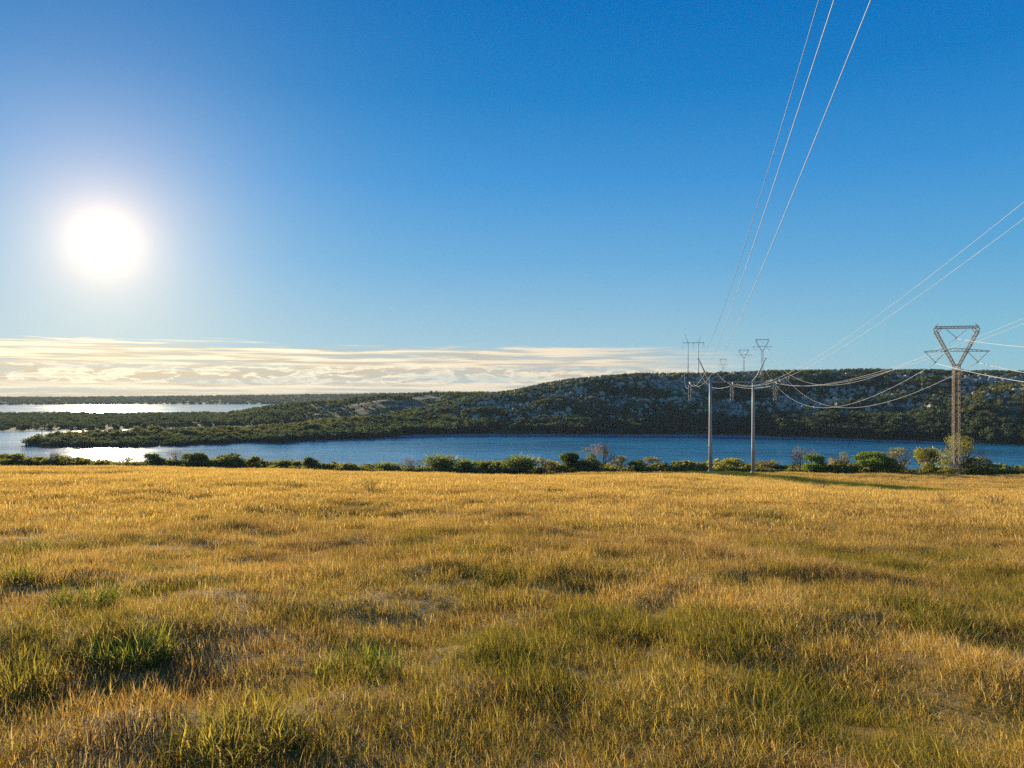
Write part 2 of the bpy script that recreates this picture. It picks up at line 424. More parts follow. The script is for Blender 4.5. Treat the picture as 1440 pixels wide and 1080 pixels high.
MID_RIDGE = [(-100, 640), (100, 612), (180, 606), (250, 600), (300, 588), (360, 578), (422, 570), (497, 563), (535, 558), (600, 556), (640, 556), (720, 557), (1000, 560), (1800, 560)]


def mid_h(x, y):
    u = 720 + F * x / y
    dr = np.interp(u, [180, 300, 640, 1800], [640, 700, 850, 900]); ds = np.interp(u, [100, 300, 640, 1800], [560, 575, 640, 700])
    zr = CZ + (HY - interp_tab(u, MID_RIDGE)) / F * dr
    t = (y - ds) / (dr - ds); tt = np.clip(t, 0, 1)
    z = zr * np.sin(tt * np.pi / 2) - np.maximum(y - dr, 0) * 0.04
    z = z + (fbm(x / 40, y / 40, 71, 4) - 0.5) * 7 * sstep(u, 300, 420) * sstep(tt, 0.02, .3) * (1 - 0.7 * sstep(tt, 0.75, 1)) + (fbm(x / 9, y / 9, 75, 3) - 0.5) * 1.0 * sstep(tt, 0.0, .1)
    z = np.where(t < 0, np.maximum(t * (dr - ds) * 0.1, -4), z)
    return np.where(y > dr + 150, np.minimum(z, -1.5), z)


def island_h(x, y):
    u = 720 + F * x / y
    ds = np.interp(u, [-1200, 0, 160, 300, 420], [470, 489, 515, 555, 600]) + (fbm(u / 40, u * 0, 81, 3) - 0.5) * 26
    df = np.interp(u, [-1200, -100, 100, 320, 450], [880, 900, 930, 900, 880]) + (fbm(u / 50, u * 0, 85, 3) - 0.5) * 60
    a = np.minimum((y - ds) / 40, (df - y) / 60)
    z = np.clip(a, -1, 1) * 1.7 + (fbm(x / 50, y / 50, 83, 3) - 0.5) * 1.6 * np.clip(a, 0, 1)
    return np.where(u > 430, -1.5, z)


FAR_RIDGE = [(-1500, 560), (0, 561), (100, 561), (200, 560), (250, 559), (320, 558.5), (400, 557.5), (500, 556), (560, 555), (640, 553.5), (760, 553), (1000, 553), (2600, 553)]


def far_h(x, y):
    u = 720 + F * x / y
    ds = np.interp(u, [-1500, 0, 400, 2600], [1880, 1900, 2050, 2200]) + (fbm(u / 45, u * 0, 91, 3) - 0.5) * 120
    dr = np.interp(u, [-1500, 0, 400, 2600], [2500, 2500, 2700, 3000])
    zr = CZ + (HY - interp_tab(u, FAR_RIDGE)) / F * dr
    t = (y - ds) / (dr - ds); tt = np.clip(t, 0, 1)
    z = zr * np.sin(tt * np.pi / 2) + (fbm(x / 120, y / 120, 95, 3) - 0.35) * 7 * sstep(tt, 0.1, .6) * (1 - .6 * sstep(tt, .7, 1))
    return np.where(t < 0, -2.0, z)


def grid_mesh(name, us, ds, hf, mats, matf=None):
    """land sheet on a fan of rows: us are photo-column directions, ds depths"""
    U, D = np.meshgrid(us, ds); X = (U - 720) / F * D
    Z = hf(X, D)
    V = np.stack([X, D, Z], -1).reshape(-1, 3); nu = len(us); nd = len(ds)
    i = np.arange(nd - 1)[:, None] * nu + np.arange(nu - 1)[None]
    Q = np.stack([i, i + 1, i + nu + 1, i + nu], -1).reshape(-1, 4)
    me = mesh_np(name, V, Q, mats, True)
    if matf is not None:
        c = V[Q].mean(1); me.polygons.foreach_set('material_index', matf(c).astype(np.int32)); me.update()
    o = link(bpy.data.objects.new(name, me)); o['kind'] = 'structure'
    return o


def build_ground():
    # the field: rows by depth, straight grid wide enough to step aside, also behind the camera
    ys = np.concatenate([np.linspace(-60, -2, 12), np.linspace(-1, 14, 90), np.geomspace(14.3, 262, 190)])
    k = np.linspace(-1, 1, 340)
    V = []
    for y_ in ys:
        half = max(14.0, 1.15 * y_ + 12) if y_ > 0 else 14 - y_
        xs = k * half
        V.append(np.stack([xs, np.full_like(xs, y_), field_h(xs, np.full_like(xs, y_))], -1))
    V = np.concatenate(V); nu = len(k); nd = len(ys)
    i = np.arange(nd - 1)[:, None] * nu + np.arange(nu - 1)[None]
    Q = np.stack([i, i + 1, i + nu + 1, i + nu], -1).reshape(-1, 4)
    o = link(bpy.data.objects.new('field', mesh_np('field', V, Q, M_SOIL, True))); o['kind'] = 'structure'
    grid_mesh('hillside', np.arange(0, 2300, 4.0), np.concatenate([np.linspace(325, 700, 190), np.linspace(706, 1250, 40)]), hill_h, [M_HILL, M_SAND],
              lambda c: (c[:, 2] < 0.55) & (c[:, 2] > -2) & (c[:, 0] / c[:, 1] * F + 720 > 560))
    grid_mesh('middle_hill', np.arange(90, 1000, 4.0), np.linspace(540, 1040, 110), mid_h, [M_HILL])
    grid_mesh('low_island', np.arange(-900, 440, 4.0), np.linspace(440, 1010, 100), island_h, [M_HILL])
    grid_mesh('far_shore', np.arange(-1300, 2400, 8.0), np.linspace(1750, 3300, 70), far_h, [M_HILL])
    W = 4000
    nx = np.concatenate([[-W], np.linspace(-2500, 2500, 21), [W]]); ny = np.concatenate([[150], np.linspace(180, 3200, 31), [3700]])
    X, Y = np.meshgrid(nx, ny); V = np.stack([X, Y, X * 0], -1).reshape(-1, 3); n_ = len(nx)
    i = np.arange(len(ny) - 1)[:, None] * n_ + np.arange(n_ - 1)[None]
    o = link(bpy.data.objects.new('lake', mesh_np('lake', V, np.stack([i, i + 1, i + n_ + 1, i + n_], -1).reshape(-1, 4), M_WATER))); o['kind'] = 'structure'


build_ground()

# ------------------------------------------------------------------ scattered stuff: geometry-node instances of a few source meshes
def scatter(name, P, rot, scl, idx, sources, attrs, label, cat):
    me = bpy.data.meshes.new(name); n = len(P)
    me.vertices.add(n); me.vertices.foreach_set('co', np.asarray(P, np.float32).ravel())
    def put(nm, typ, arr, key):
        a = me.attributes.new(nm, typ, 'POINT'); a.data.foreach_set(key, np.ascontiguousarray(arr).ravel())
    put('rot', 'FLOAT_VECTOR', np.asarray(rot, np.float32), 'vector')
    put('scl', 'FLOAT_VECTOR', np.asarray(scl, np.float32), 'vector')
    put('pick', 'INT', np.asarray(idx, np.int32), 'value')
    for k, v in attrs.items(): put(k, 'FLOAT', np.asarray(v, np.float32), 'value')
    o = link(bpy.data.objects.new(name, me))
    col = bpy.data.collections.new(name + '_sources')
    for i, sm in enumerate(sources):
        so = bpy.data.objects.new('%s_source_%02d' % (name, i), sm); col.objects.link(so)
    ng = bpy.data.node_groups.new(name + '_scatter', 'GeometryNodeTree')
    ng.interface.new_socket('Geometry', in_out='INPUT', socket_type='NodeSocketGeometry')
    ng.interface.new_socket('Geometry', in_out='OUTPUT', socket_type='NodeSocketGeometry')
    N = ng.nodes; L = ng.links
    gi = N.new('NodeGroupInput'); go = N.new('NodeGroupOutput')
    ci = N.new('GeometryNodeCollectionInfo'); ci.inputs['Collection'].default_value = col
    ci.inputs['Separate Children'].default_value = True; ci.inputs['Reset Children'].default_value = True
    ip = N.new('GeometryNodeInstanceOnPoints'); ip.inputs['Pick Instance'].default_value = True
    def attr(nm, t):
        a = N.new('GeometryNodeInputNamedAttribute'); a.data_type = t; a.inputs[0].default_value = nm
        return a.outputs[0]
    e2r = N.new('FunctionNodeEulerToRotation')
    L.new(gi.outputs[0], ip.inputs['Points']); L.new(ci.outputs[0], ip.inputs['Instance'])
    L.new(attr('rot', 'FLOAT_VECTOR'), e2r.inputs[0]); L.new(e2r.outputs[0], ip.inputs['Rotation'])
    L.new(attr('scl', 'FLOAT_VECTOR'), ip.inputs['Scale']); L.new(attr('pick', 'INT'), ip.inputs['Instance Index'])
    L.new(ip.outputs[0], go.inputs[0])
    md = o.modifiers.new('scatter', 'NODES'); md.node_group = ng
    me.materials.append(sources[0].materials[0])
    return tag(o, label, cat, kind='stuff')


def blades(r, n, radius, h0, h1, w0, w1, lean, curl, seg=4, heads=0.0, grav=0.5, wav=0.25):
    """n curved ribbons rooted in a disc; some carry a seed head. returns verts, quads, var, var2"""
    V = []; Q = []; A = []; B = []; off = 0
    for k in range(n):
        rr = radius * math.sqrt(r.random()); a = r.random() * 6.283
        bx, by = rr * math.cos(a), rr * math.sin(a)
        az = a + r.normal(0, 1.2); L = r.uniform(h0, h1); w = r.uniform(w0, w1)
        th = abs(r.normal(0, lean)); c = abs(r.normal(0, curl)) + grav * r.random() * 0.5
        head = r.random() < heads
        v1, v2 = r.random(), r.random(); tw = r.normal(0, 0.5)
        p = np.array([bx, by, -0.02]); st = L / seg
        for i in range(seg + 1):
            t = i / seg
            hd = np.array([math.cos(az), math.sin(az)])
            sdir = np.array([-math.sin(az + tw * t), math.cos(az + tw * t), 0])
            if head:
                ww = w * 0.35 if t < 0.68 else (w * 1.5 if t < 0.95 else w * 0.2)
            else:
                ww = w * (0.75 + 0.5 * t if t < 0.4 else (1 - t) * 1.55 + 0.04)
            V.append(p - sdir * ww / 2); V.append(p + sdir * ww / 2); A += [v1, v1]; B += [v2, v2] if not head else [1.0, 1.0]
            ang = th + c * t * 1.6 * (0.4 if head else 1)
            p = p + st * np.array([hd[0] * math.sin(ang), hd[1] * math.sin(ang), math.cos(ang)])
            az += r.normal(0, wav)
        for i in range(seg):
            b = off + 2 * i; Q.append((b, b + 1, b + 3, b + 2))
        off += 2 * (seg + 1)
    return np.array(V), np.array(Q), np.array(A), np.array(B)


def clump_mesh(nm, r, **kw):
    V, Q, A, B = blades(r, **kw)
    return mesh_np(nm, V, Q, M_GRASS, True, {'var': A, 'var2': B})


def green_at(x, y):
    """share of green blades over the field: greener in the near foreground, the band painted as a long shadow and the foot of the bank"""
    d = np.hypot(x, y)
    n1 = fbm(x / 2.4, y / 3.2, 101, 4); n2 = fbm(x / 9, y / 14, 105, 3)
    g = 0.32 * (1 - sstep(d, 5, 24)) * (1 - 0.35 * sstep(x, 0, 4)) + 0.13 * (1 - sstep(d, 24, 60)) + 0.05
    g = g * sstep(n1, 0.30, 0.62) * 1.35 + 0.35 * sstep(n2, 0.58, 0.72) * (1 - sstep(d, 40, 110))
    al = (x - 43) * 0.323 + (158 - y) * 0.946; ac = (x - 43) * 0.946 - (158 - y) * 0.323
    shade_band = np.exp(-(np.maximum(np.abs(ac + .5) - 2.6, 0) / 3.2) ** 2) * sstep(al, -14, 6) * (1 - sstep(al, 66, 84))  # cast shadow put into the blade colour, from the poles to the right
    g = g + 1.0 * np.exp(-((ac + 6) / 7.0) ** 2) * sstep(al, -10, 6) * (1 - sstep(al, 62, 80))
    g = g + 0.7 * sstep(fbm(x / 1.1, y / 1.7, 109, 3), 0.60, 0.68) * (1 - sstep(d, 12, 30))
    u = 720 + F * x / np.maximum(y, 1)
    g = g + 0.6 * sstep(y, 145, 151) * sstep(u, 640, 900)
    return np.clip(g, 0, 1) * (1 - 0.8 * bare_at(x, y)) + 0.7 * shade_band + 0.22 * np.exp(-((ac + 8) / 5.0) ** 2) * sstep(al, -10, 6) * (1 - sstep(al, 66, 84))


def bare_at(x, y):
    """patches of trodden earth lower left and small gaps elsewhere"""
    b = sstep(fbm(x / 1.7, y / 1.4, 121, 3), 0.62, 0.74) * 0.7
    path = np.exp(-((x + 2.55 + 0.35 * np.sin(y * 1.3)) / 0.75) ** 2) * np.exp(-((y - 6.6) / 1.9) ** 2)
    path2 = np.exp(-((x + 3.3) / 0.9) ** 2) * np.exp(-((y - 9.0) / 1.3) ** 2) * 0.6
    return np.clip(np.maximum(b * (1 - sstep(np.hypot(x, y), 8, 20)), np.maximum(path * 1.3, path2)), 0, 1)


def build_grass():
    r = np.random.default_rng(3)
    src = []
    for k in range(6):   # 0-5 short curly turf
        src.append(clump_mesh('turf', r, n=95, radius=0.18, h0=0.08, h1=0.25, w0=0.0024, w1=0.0055, lean=0.95, curl=1.7, seg=7, wav=0.7))
    for k in range(6):   # 6-11 dry standing grass with seed heads
        src.append(clump_mesh('dry', r, n=80, radius=0.17, h0=0.11, h1=0.30, w0=0.0024, w1=0.0052, lean=0.75, curl=1.6, seg=7, heads=0.06, wav=0.6))
    for k in range(4):   # 12-15 dead litter lying flat
        src.append(clump_mesh('litter', r, n=110, radius=0.24, h0=0.06, h1=0.19, w0=0.003, w1=0.007, lean=1.35, curl=0.6, seg=4, grav=0.1, wav=0.7))
    for k in range(5):   # 16-20 wide clumps for the distance
        src.append(clump_mesh('far', r, n=70, radius=0.50, h0=0.18, h1=0.42, w0=0.008, w1=0.017, lean=0.5, curl=0.9, seg=4, heads=0.25, wav=0.4))
    P = []; I = []; SC = []
    def ring(r0, r1, dens, amax=48):
        area = math.radians(2 * amax) / 2 * (r1 * r1 - r0 * r0); n = int(area * dens)
        d = np.sqrt(r.uniform(r0 * r0, r1 * r1, n)); a = np.radians(r.uniform(-amax, amax, n))
        return d * np.sin(a), d * np.cos(a)
    xs, ys, ids, sc = [], [], [], []
    for r0, r1, dens, am in ((1.5, 9, 80, 56), (9, 16, 55, 48), (16, 26, 32, 46), (26, 40, 12, 45)):
        x, y = ring(r0, r1, dens, am); b = bare_at(x, y); q = r.random(len(x))
        dryness = sstep(np.hypot(x, y), 4, 17) * 0.65 + 0.18 + 0.5 * (fbm(x / 2.0, y / 2.6, 131, 3) - 0.5)
        kind = np.where(r.random(len(x)) < dryness, 1, 0)
        i = np.where(kind == 1, r.integers(6, 12, len(x)), r.integers(0, 6, len(x)))
        gap = (fbm(x / 0.42, y / 0.42, 145, 2) < 0.41) & (r.random(len(x)) < 0.75)
        lit = (q < b) | (r.random(len(x)) < 0.10) | gap
        i = np.where(lit, r.integers(12, 16, len(x)), i)
        keep = r.random(len(x)) < 0.97 - 0.62 * np.clip(b, 0, 1)
        tus = (0.62 + 0.38 * sstep(np.hypot(x, y), 5, 14)) * (0.45 + 1.0 * sstep(fbm(x / 0.8, y / 0.8, 141, 3), 0.25, 0.75)) * (0.85 + 0.3 * sstep(x + 0.4 * y, -3, 5))
        xs.append(x[keep]); ys.append(y[keep]); ids.append(i[keep]); sc.append(np.where(lit, 0.75 + 0.35 * r.random(len(x)), tus * r.uniform(0.8, 1.2, len(x)) * (1 - 0.45 * b) * (1 + 0.25 * sstep(fbm(x / 1.1, y / 1.7, 109, 3), 0.60, 0.68)))[keep].clip(0.3, 1.3))
    for r0, r1, dens, am in ((20, 28, 2.5, 45), (28, 36, 5.5, 45), (36, 60, 9.5, 45), (60, 110, 5.0, 43), (110, 185, 2.6, 42)):
        x, y = ring(r0, r1, dens, am)
        xs.append(x); ys.append(y); ids.append(r.integers(16, 21, len(x)))
        sc.append((0.6 + 0.75 * fbm(x / 3.0, y / 4.0, 151, 3)) * r.uniform(0.8, 1.2, len(x)) * (0.72 + 0.28 * sstep(np.hypot(x, y), 20, 60)) * (1 + 0.0012 * np.hypot(x, y)))
    x = np.concatenate(xs); y = np.concatenate(ys); i = np.concatenate(ids); s = np.concatenate(sc)
    ok = (y < 172 + 6 * fbm(x / 15, x * 0, 161, 2))
    x, y, i, s = x[ok], y[ok], i[ok], s[ok]
    z = field_h(x, y); n = len(x)
    rot = np.stack([r.normal(0, 0.10, n), r.normal(0, 0.10, n), r.uniform(0, 6.283, n)], -1)
    scl = np.stack([s, s, s * r.uniform(0.85, 1.15, n)], -1)
    brown = np.clip(sstep(fbm(x / 3.5, y / 5.0, 171, 4), 0.48, 0.68) * (1 - sstep(np.hypot(x, y), 14, 60)) * 0.65 + bare_at(x, y) * 1.1 + 0.12 * r.random(n) + 0.25 * sstep(fbm(x / 12, y / 20, 175, 3), 0.5, 0.7), 0, 1)
    print('grass clumps', n)
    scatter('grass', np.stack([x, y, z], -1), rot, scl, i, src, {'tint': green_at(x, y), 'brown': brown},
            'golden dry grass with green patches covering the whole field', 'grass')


build_grass()


def leaf_cloud(r, lobes, n, size, flat=0.75, shell=0.55):
    """n leaf sprays spread through ellipsoid lobes [(cx,cy,cz,rx,ry,rz)]"""
    L = np.array(lobes, float); vol = (L[:, 3] * L[:, 4] * L[:, 5]) ** (2 / 3)
    k = r.choice(len(L), n, p=vol / vol.sum())
    d = r.normal(size=(n, 3)); d /= np.linalg.norm(d, axis=1, keepdims=True)
    rad = shell + (1 - shell) * r.random(n) ** 0.6; rad = rad * (1 + 0.10 * r.normal(size=n))
    C = L[k, :3] + d * rad[:, None] * L[k, 3:]
    nrm = d * 0.6 + r.normal(size=(n, 3)) * 0.7 + np.array([0, 0, 0.3]); nrm /= np.linalg.norm(nrm, axis=1, keepdims=True)
    t = np.cross(nrm, r.normal(size=(n, 3))); t /= np.linalg.norm(t, axis=1, keepdims=True); b = np.cross(nrm, t)
    s = (size * r.uniform(0.6, 1.4, n))[:, None]
    V = np.stack([C - t * s, C - b * s * 0.55 + nrm * s * .15, C + t * s, C + b * s * 0.55 + nrm * s * .15], 1).reshape(-1, 3)
    Q = np.arange(4 * n).reshape(-1, 4)
    var = np.repeat(np.clip(0.5 * r.random(n) + 0.5 * hsh(k, k * 3 + 1, 5), 0, 1), 4)
    return V, Q, var


def wood_tree(r, h, w, n, mat, size):
    lobes = []
    for j in range(r.integers(4, 8)):
        a = r.random() * 6.28; q = r.random() ** 0.6 * 0.32 * w
        lobes.append((q * math.cos(a), q * math.sin(a), h * r.uniform(0.35, 0.78), w * r.uniform(.2, .34), w * r.uniform(.2, .34), h * r.uniform(.15, .27)))
    V, Q, var = leaf_cloud(r, lobes, n, size)
    mb = MB(); mb.tube([(0, 0, -0.5), (0.1, 0, h * 0.5)], [0.14, 0.06], 5)
    tv = np.array([tuple(v) for v in mb.v]); tq = [f for f in mb.f if len(f) == 4]
    Q2 = np.concatenate([Q, np.array(tq) + len(V)]); V2 = np.concatenate([V, tv])
    me = mesh_np('tree', V2, Q2, [mat, M_BARK], False, {'var': np.concatenate([var, np.zeros(len(tv))])})
    mi = np.zeros(len(Q2), np.int32); mi[len(Q):] = 1; me.polygons.foreach_set('material_index', mi)
    return me


def rock_mesh(r):
    import bmesh
    bm = bmesh.new(); bmesh.ops.create_icosphere(bm, subdivisions=2, radius=1)
    o = r.uniform(0, 50, 3)
    cuts = [(Vector(r.normal(size=3)).normalized(), r.uniform(0.5, 0.85)) for _ in range(9)]
    for v in bm.verts:
        for nn, dd in cuts:
            e_ = v.co.dot(nn) - dd
            if e_ > 0: v.co -= nn * e_
        v.co *= 1 + 0.15 * (math.sin(v.co.x * 7 + o[0]) * math.sin(v.co.y * 6 + o[1]) * math.sin(v.co.z * 8 + o[2]))
    me = bpy.data.meshes.new('rock'); bm.to_mesh(me); bm.free(); me.materials.append(M_ROCK)
    return me


def build_woods():
    r = np.random.default_rng(12)
    trees = [wood_tree(r, 1.0, 1.05 * r.uniform(.8, 1.15), 190, L_WOOD, 0.085) for _ in range(8)]
    def sample(n, u0, u1, d0, d1):
        d = np.sqrt(r.uniform(d0 * d0, d1 * d1, n)); u = r.uniform(u0, u1, n)
        return (u - 720) / F * d, d, u
    def place(nm, x, y, z, h, tint, label, cat, wid=1.0):
        n = len(x); rot = np.stack([r.normal(0, .05, n), r.normal(0, .05, n), r.uniform(0, 6.28, n)], -1)
        w = h * r.uniform(0.85, 1.25, n) * wid
        scatter(nm, np.stack([x, y, z - 0.15], -1), rot, np.stack([w, w, h], -1), r.integers(0, 8, n), trees, {'tint': tint}, label, cat)
    # the big hillside: dense wood along the water, open scrub and rock higher up
    x, y, u = sample(40000, 22, 1900, 340, 760)
    x2, y2, u2 = sample(17000, 8, 640, 340, 620); x = np.concatenate([x, x2]); y = np.concatenate([y, y2]); u = np.concatenate([u, u2])
    z = hill_h(x, y); ds = CZ * F / (interp_tab(u, HILL_SHORE) - HY); dr = interp_tab(u, HILL_DR); t = (y - ds) / (dr - ds)
    rk = fbm(x / 26, y / 17, 201, 4); belt = 1 - sstep(t, 0.10, 0.25)
    rocky = sstep(rk, 0.47, 0.57) * sstep(t, 0.10, 0.24) * (1 - 0.95 * sstep(t, 0.70, 0.88)) * sstep(u, 560, 720)
    dens = np.clip(0.75 - 0.72 * rocky + belt * 0.2, 0, 1) * np.where(t > 1.0, 0.45, 1)
    ok = (z > np.where(u < 560, 0.15, 0.75)) & (r.random(len(x)) < dens) & (t < 1.25)
    x, y, z, t, u, belt = (q[ok] for q in (x, y, z, t, u, belt))
    hgt = (1.9 + 2.4 * fbm(x / 20, y / 20, 211, 3) * r.uniform(0.7, 1.3, len(x)) + belt * 2.6 * sstep(u, 300, 700)) * (1 - 0.6 * sstep(t, 0.75, 0.95)) * np.where(u < 640, 0.72 + 0.5 * r.random(len(x)) ** 4, 1)
    tint = np.clip(fbm(x / 18, y / 14, 221, 4) * 1.3 - 0.35 + 0.3 * r.random(len(x)) - belt * 0.15 - 0.10 * sstep(u, 560, 720) + 0.50 * (1 - sstep(u, 300, 650)) * sstep(t, .15, .5) + 0.14 * sstep(t, .2, .35) * (1 - sstep(t, .75, .9)) + 0.7 * np.exp(-((u - 1450) / 110) ** 2) * np.exp(-((y - 425) / 40) ** 2), 0, 1)  # raised tint paints sunlight onto the spit's upper slope and the knoll
    print('hill trees', len(x))
    place('hillside_wood', x, y, z, hgt, tint, 'dark green scrub and trees covering the hillside across the water', 'wood', np.where(u < 640, 1.35, 1.12))
    # grey limestone among them
    x, y, u = sample(52000, 540, 1900, 380, 640)
    z = hill_h(x, y); ds = CZ * F / (interp_tab(u, HILL_SHORE) - HY); dr = interp_tab(u, HILL_DR); t = (y - ds) / (dr - ds)
    rk = fbm(x / 26, y / 17, 201, 4)
    rocky = sstep(rk, 0.45, 0.57) * sstep(t, 0.10, 0.24) * (1 - 0.97 * sstep(t, 0.70, 0.88)) * sstep(u, 540, 700)
    spr = sstep(t, 0.10, 0.24) * (1 - sstep(t, 0.72, 0.9)) * sstep(u, 540, 700)
    ok = ((r.random(len(x)) < rocky * 0.24) & (fbm(x / 6, y / 6, 231, 2) > 0.42)) | (r.random(len(x)) < spr * 0.24 * sstep(fbm(x / 11, y / 9, 235, 3), 0.35, 0.6))
    x, y, z = x[ok], y[ok], z[ok]; n = len(x); s = 0.5 + 1.7 * r.random(n) ** 2.4
    print('rocks', n)
    rocks = [rock_mesh(r) for _ in range(7)]
    scatter('hillside_rocks', np.stack([x, y, z + 0.2 * s], -1), np.stack([r.normal(0, .4, n), r.normal(0, .4, n), r.uniform(0, 6.28, n)], -1),
            np.stack([s * r.uniform(.8, 1.7, n), s, s * r.uniform(.6, 1.3, n)], -1), r.integers(0, 7, n), rocks, {}, 'grey limestone boulders and ledges scattered over the hillside', 'rocks')
    # second hill behind, island, far shore
    x, y, u = sample(16000, 120, 900, 560, 960); z = mid_h(x, y)
    scree = sstep(fbm(x / 60, y / 40, 241, 3), 0.34, 0.46) * sstep(u, 410, 450) * (1 - sstep(u, 600, 680)) * (1 - sstep(y, 760, 850))
    ok = (z > 0.7) & (r.random(len(x)) < 0.85 * (1 - 0.95 * scree)); x, y, z = x[ok], y[ok], z[ok]
    place('middle_hill_wood', x, y, z, 2.4 + 2.6 * r.random(len(x)), np.clip(0.25 + 0.8 * (fbm(x / 30, y / 30, 251, 3) - .3) + .3 * r.random(len(x)), 0, 1), 'wood on the lower hill behind the wooded spit', 'wood')
    x, y, u = sample(15000, -800, 420, 470, 960); z = island_h(x, y); ok = (z > 0.5); x, y, z = x[ok], y[ok], z[ok]
    place('island_wood', x, y, z, (2.2 + 2.4 * r.random(len(x)) ** 2.5), np.clip(0.1 + 0.4 * r.random(len(x)), 0, 1), 'low dark wood on the flat land between the two waters at left', 'wood', 1.6)
    x, y, u = sample(17000, -1100, 900, 1860, 2750); z = far_h(x, y); ok = z > 0.1; x, y, z = x[ok], y[ok], z[ok]
    place('far_shore_wood', x, y, z, 4 + 5 * r.random(len(x)) ** 2, np.clip(0.2 + 0.3 * r.random(len(x)), 0, 1), 'thin line of wood on the far shore under the clouds', 'wood', 2.2)
    # undergrowth along the foot of the field
    low = [wood_tree(r, 1.0, 1.5, 150, L_UNDER, 0.11) for _ in range(8)]
    x, y, u = sample(8500, -500, 1950, 162, 205); z = field_h(x, y)
    ok = (z > 0.3) & (r.random(len(x)) < 0.45 + 0.7 * sstep(fbm(x / 9, y / 9, 261, 2), 0.4, 0.6)) & (y > 163 + 5 * fbm(x / 8, x * 0, 265, 2)); x, y, z = x[ok], y[ok], z[ok]; n = len(x)
    h = (0.75 + 1.2 * r.random(n) ** 1.8 + np.clip(y - 172, 0, 20) * 0.05) * (1 + 0.35 * sstep(720 + F * x / y, 640, 800)) * (0.85 + 0.5 * sstep(fbm(x / 14, y / 14, 271, 2), .5, .7)); w = h * r.uniform(1.0, 1.7, n)
    scatter('undergrowth', np.stack([x, y, z - .1], -1), np.stack([r.normal(0, .05, n), r.normal(0, .05, n), r.uniform(0, 6.28, n)], -1),
            np.stack([w, w, h], -1), r.integers(0, 8, n), low, {'tint': r.random(n) * 0.9}, 'low yellow-green undergrowth along the lower edge of the field', 'undergrowth')


build_woods()

# ------------------------------------------------------------------ trees and bushes at the foot of the field
def limb_paths(r, h, w, n, rise=0.45):
    base = Vector((0, 0, -0.4)); out = []
    for k in range(n):
        a = 6.283 * (k + r.random() * 0.7) / n; q = w * 0.5 * r.uniform(0.35, 0.95)
        tip = Vector((q * math.cos(a), q * math.sin(a), h * r.uniform(0.6, 0.95)))
        mid = Vector((tip.x * 0.35, tip.y * 0.35, h * rise * r.uniform(0.8, 1.2))) + Vector(r.normal(size=3)) * 0.06 * w
        out.append([base, Vector((tip.x * .05, tip.y * .05, h * 0.18)), mid, tip * 0.7 + mid * 0.3 + Vector(r.normal(size=3)) * .05 * w, tip])
    return out


def twig_tree(mb, r, p, d, L, rad, depth):
    q = p + d * L * 0.5 + Vector(r.normal(size=3)) * L * 0.06; e_ = p + d * L + Vector(r.normal(size=3)) * L * 0.10
    mb.tube([p, q, e_], [rad, rad * 0.82, rad * 0.62], 5 if depth > 2 else 3, cap=False)
    if depth == 0: return
    for k in range(3 if depth > 1 else 4):
        nd = (d + Vector(r.normal(size=3)) * 0.55 + Vector((0, 0, 0.10))).normalized()
        twig_tree(mb, r, e_ if k < 2 else q, nd, L * r.uniform(0.58, 0.82), rad * 0.58, depth - 1)


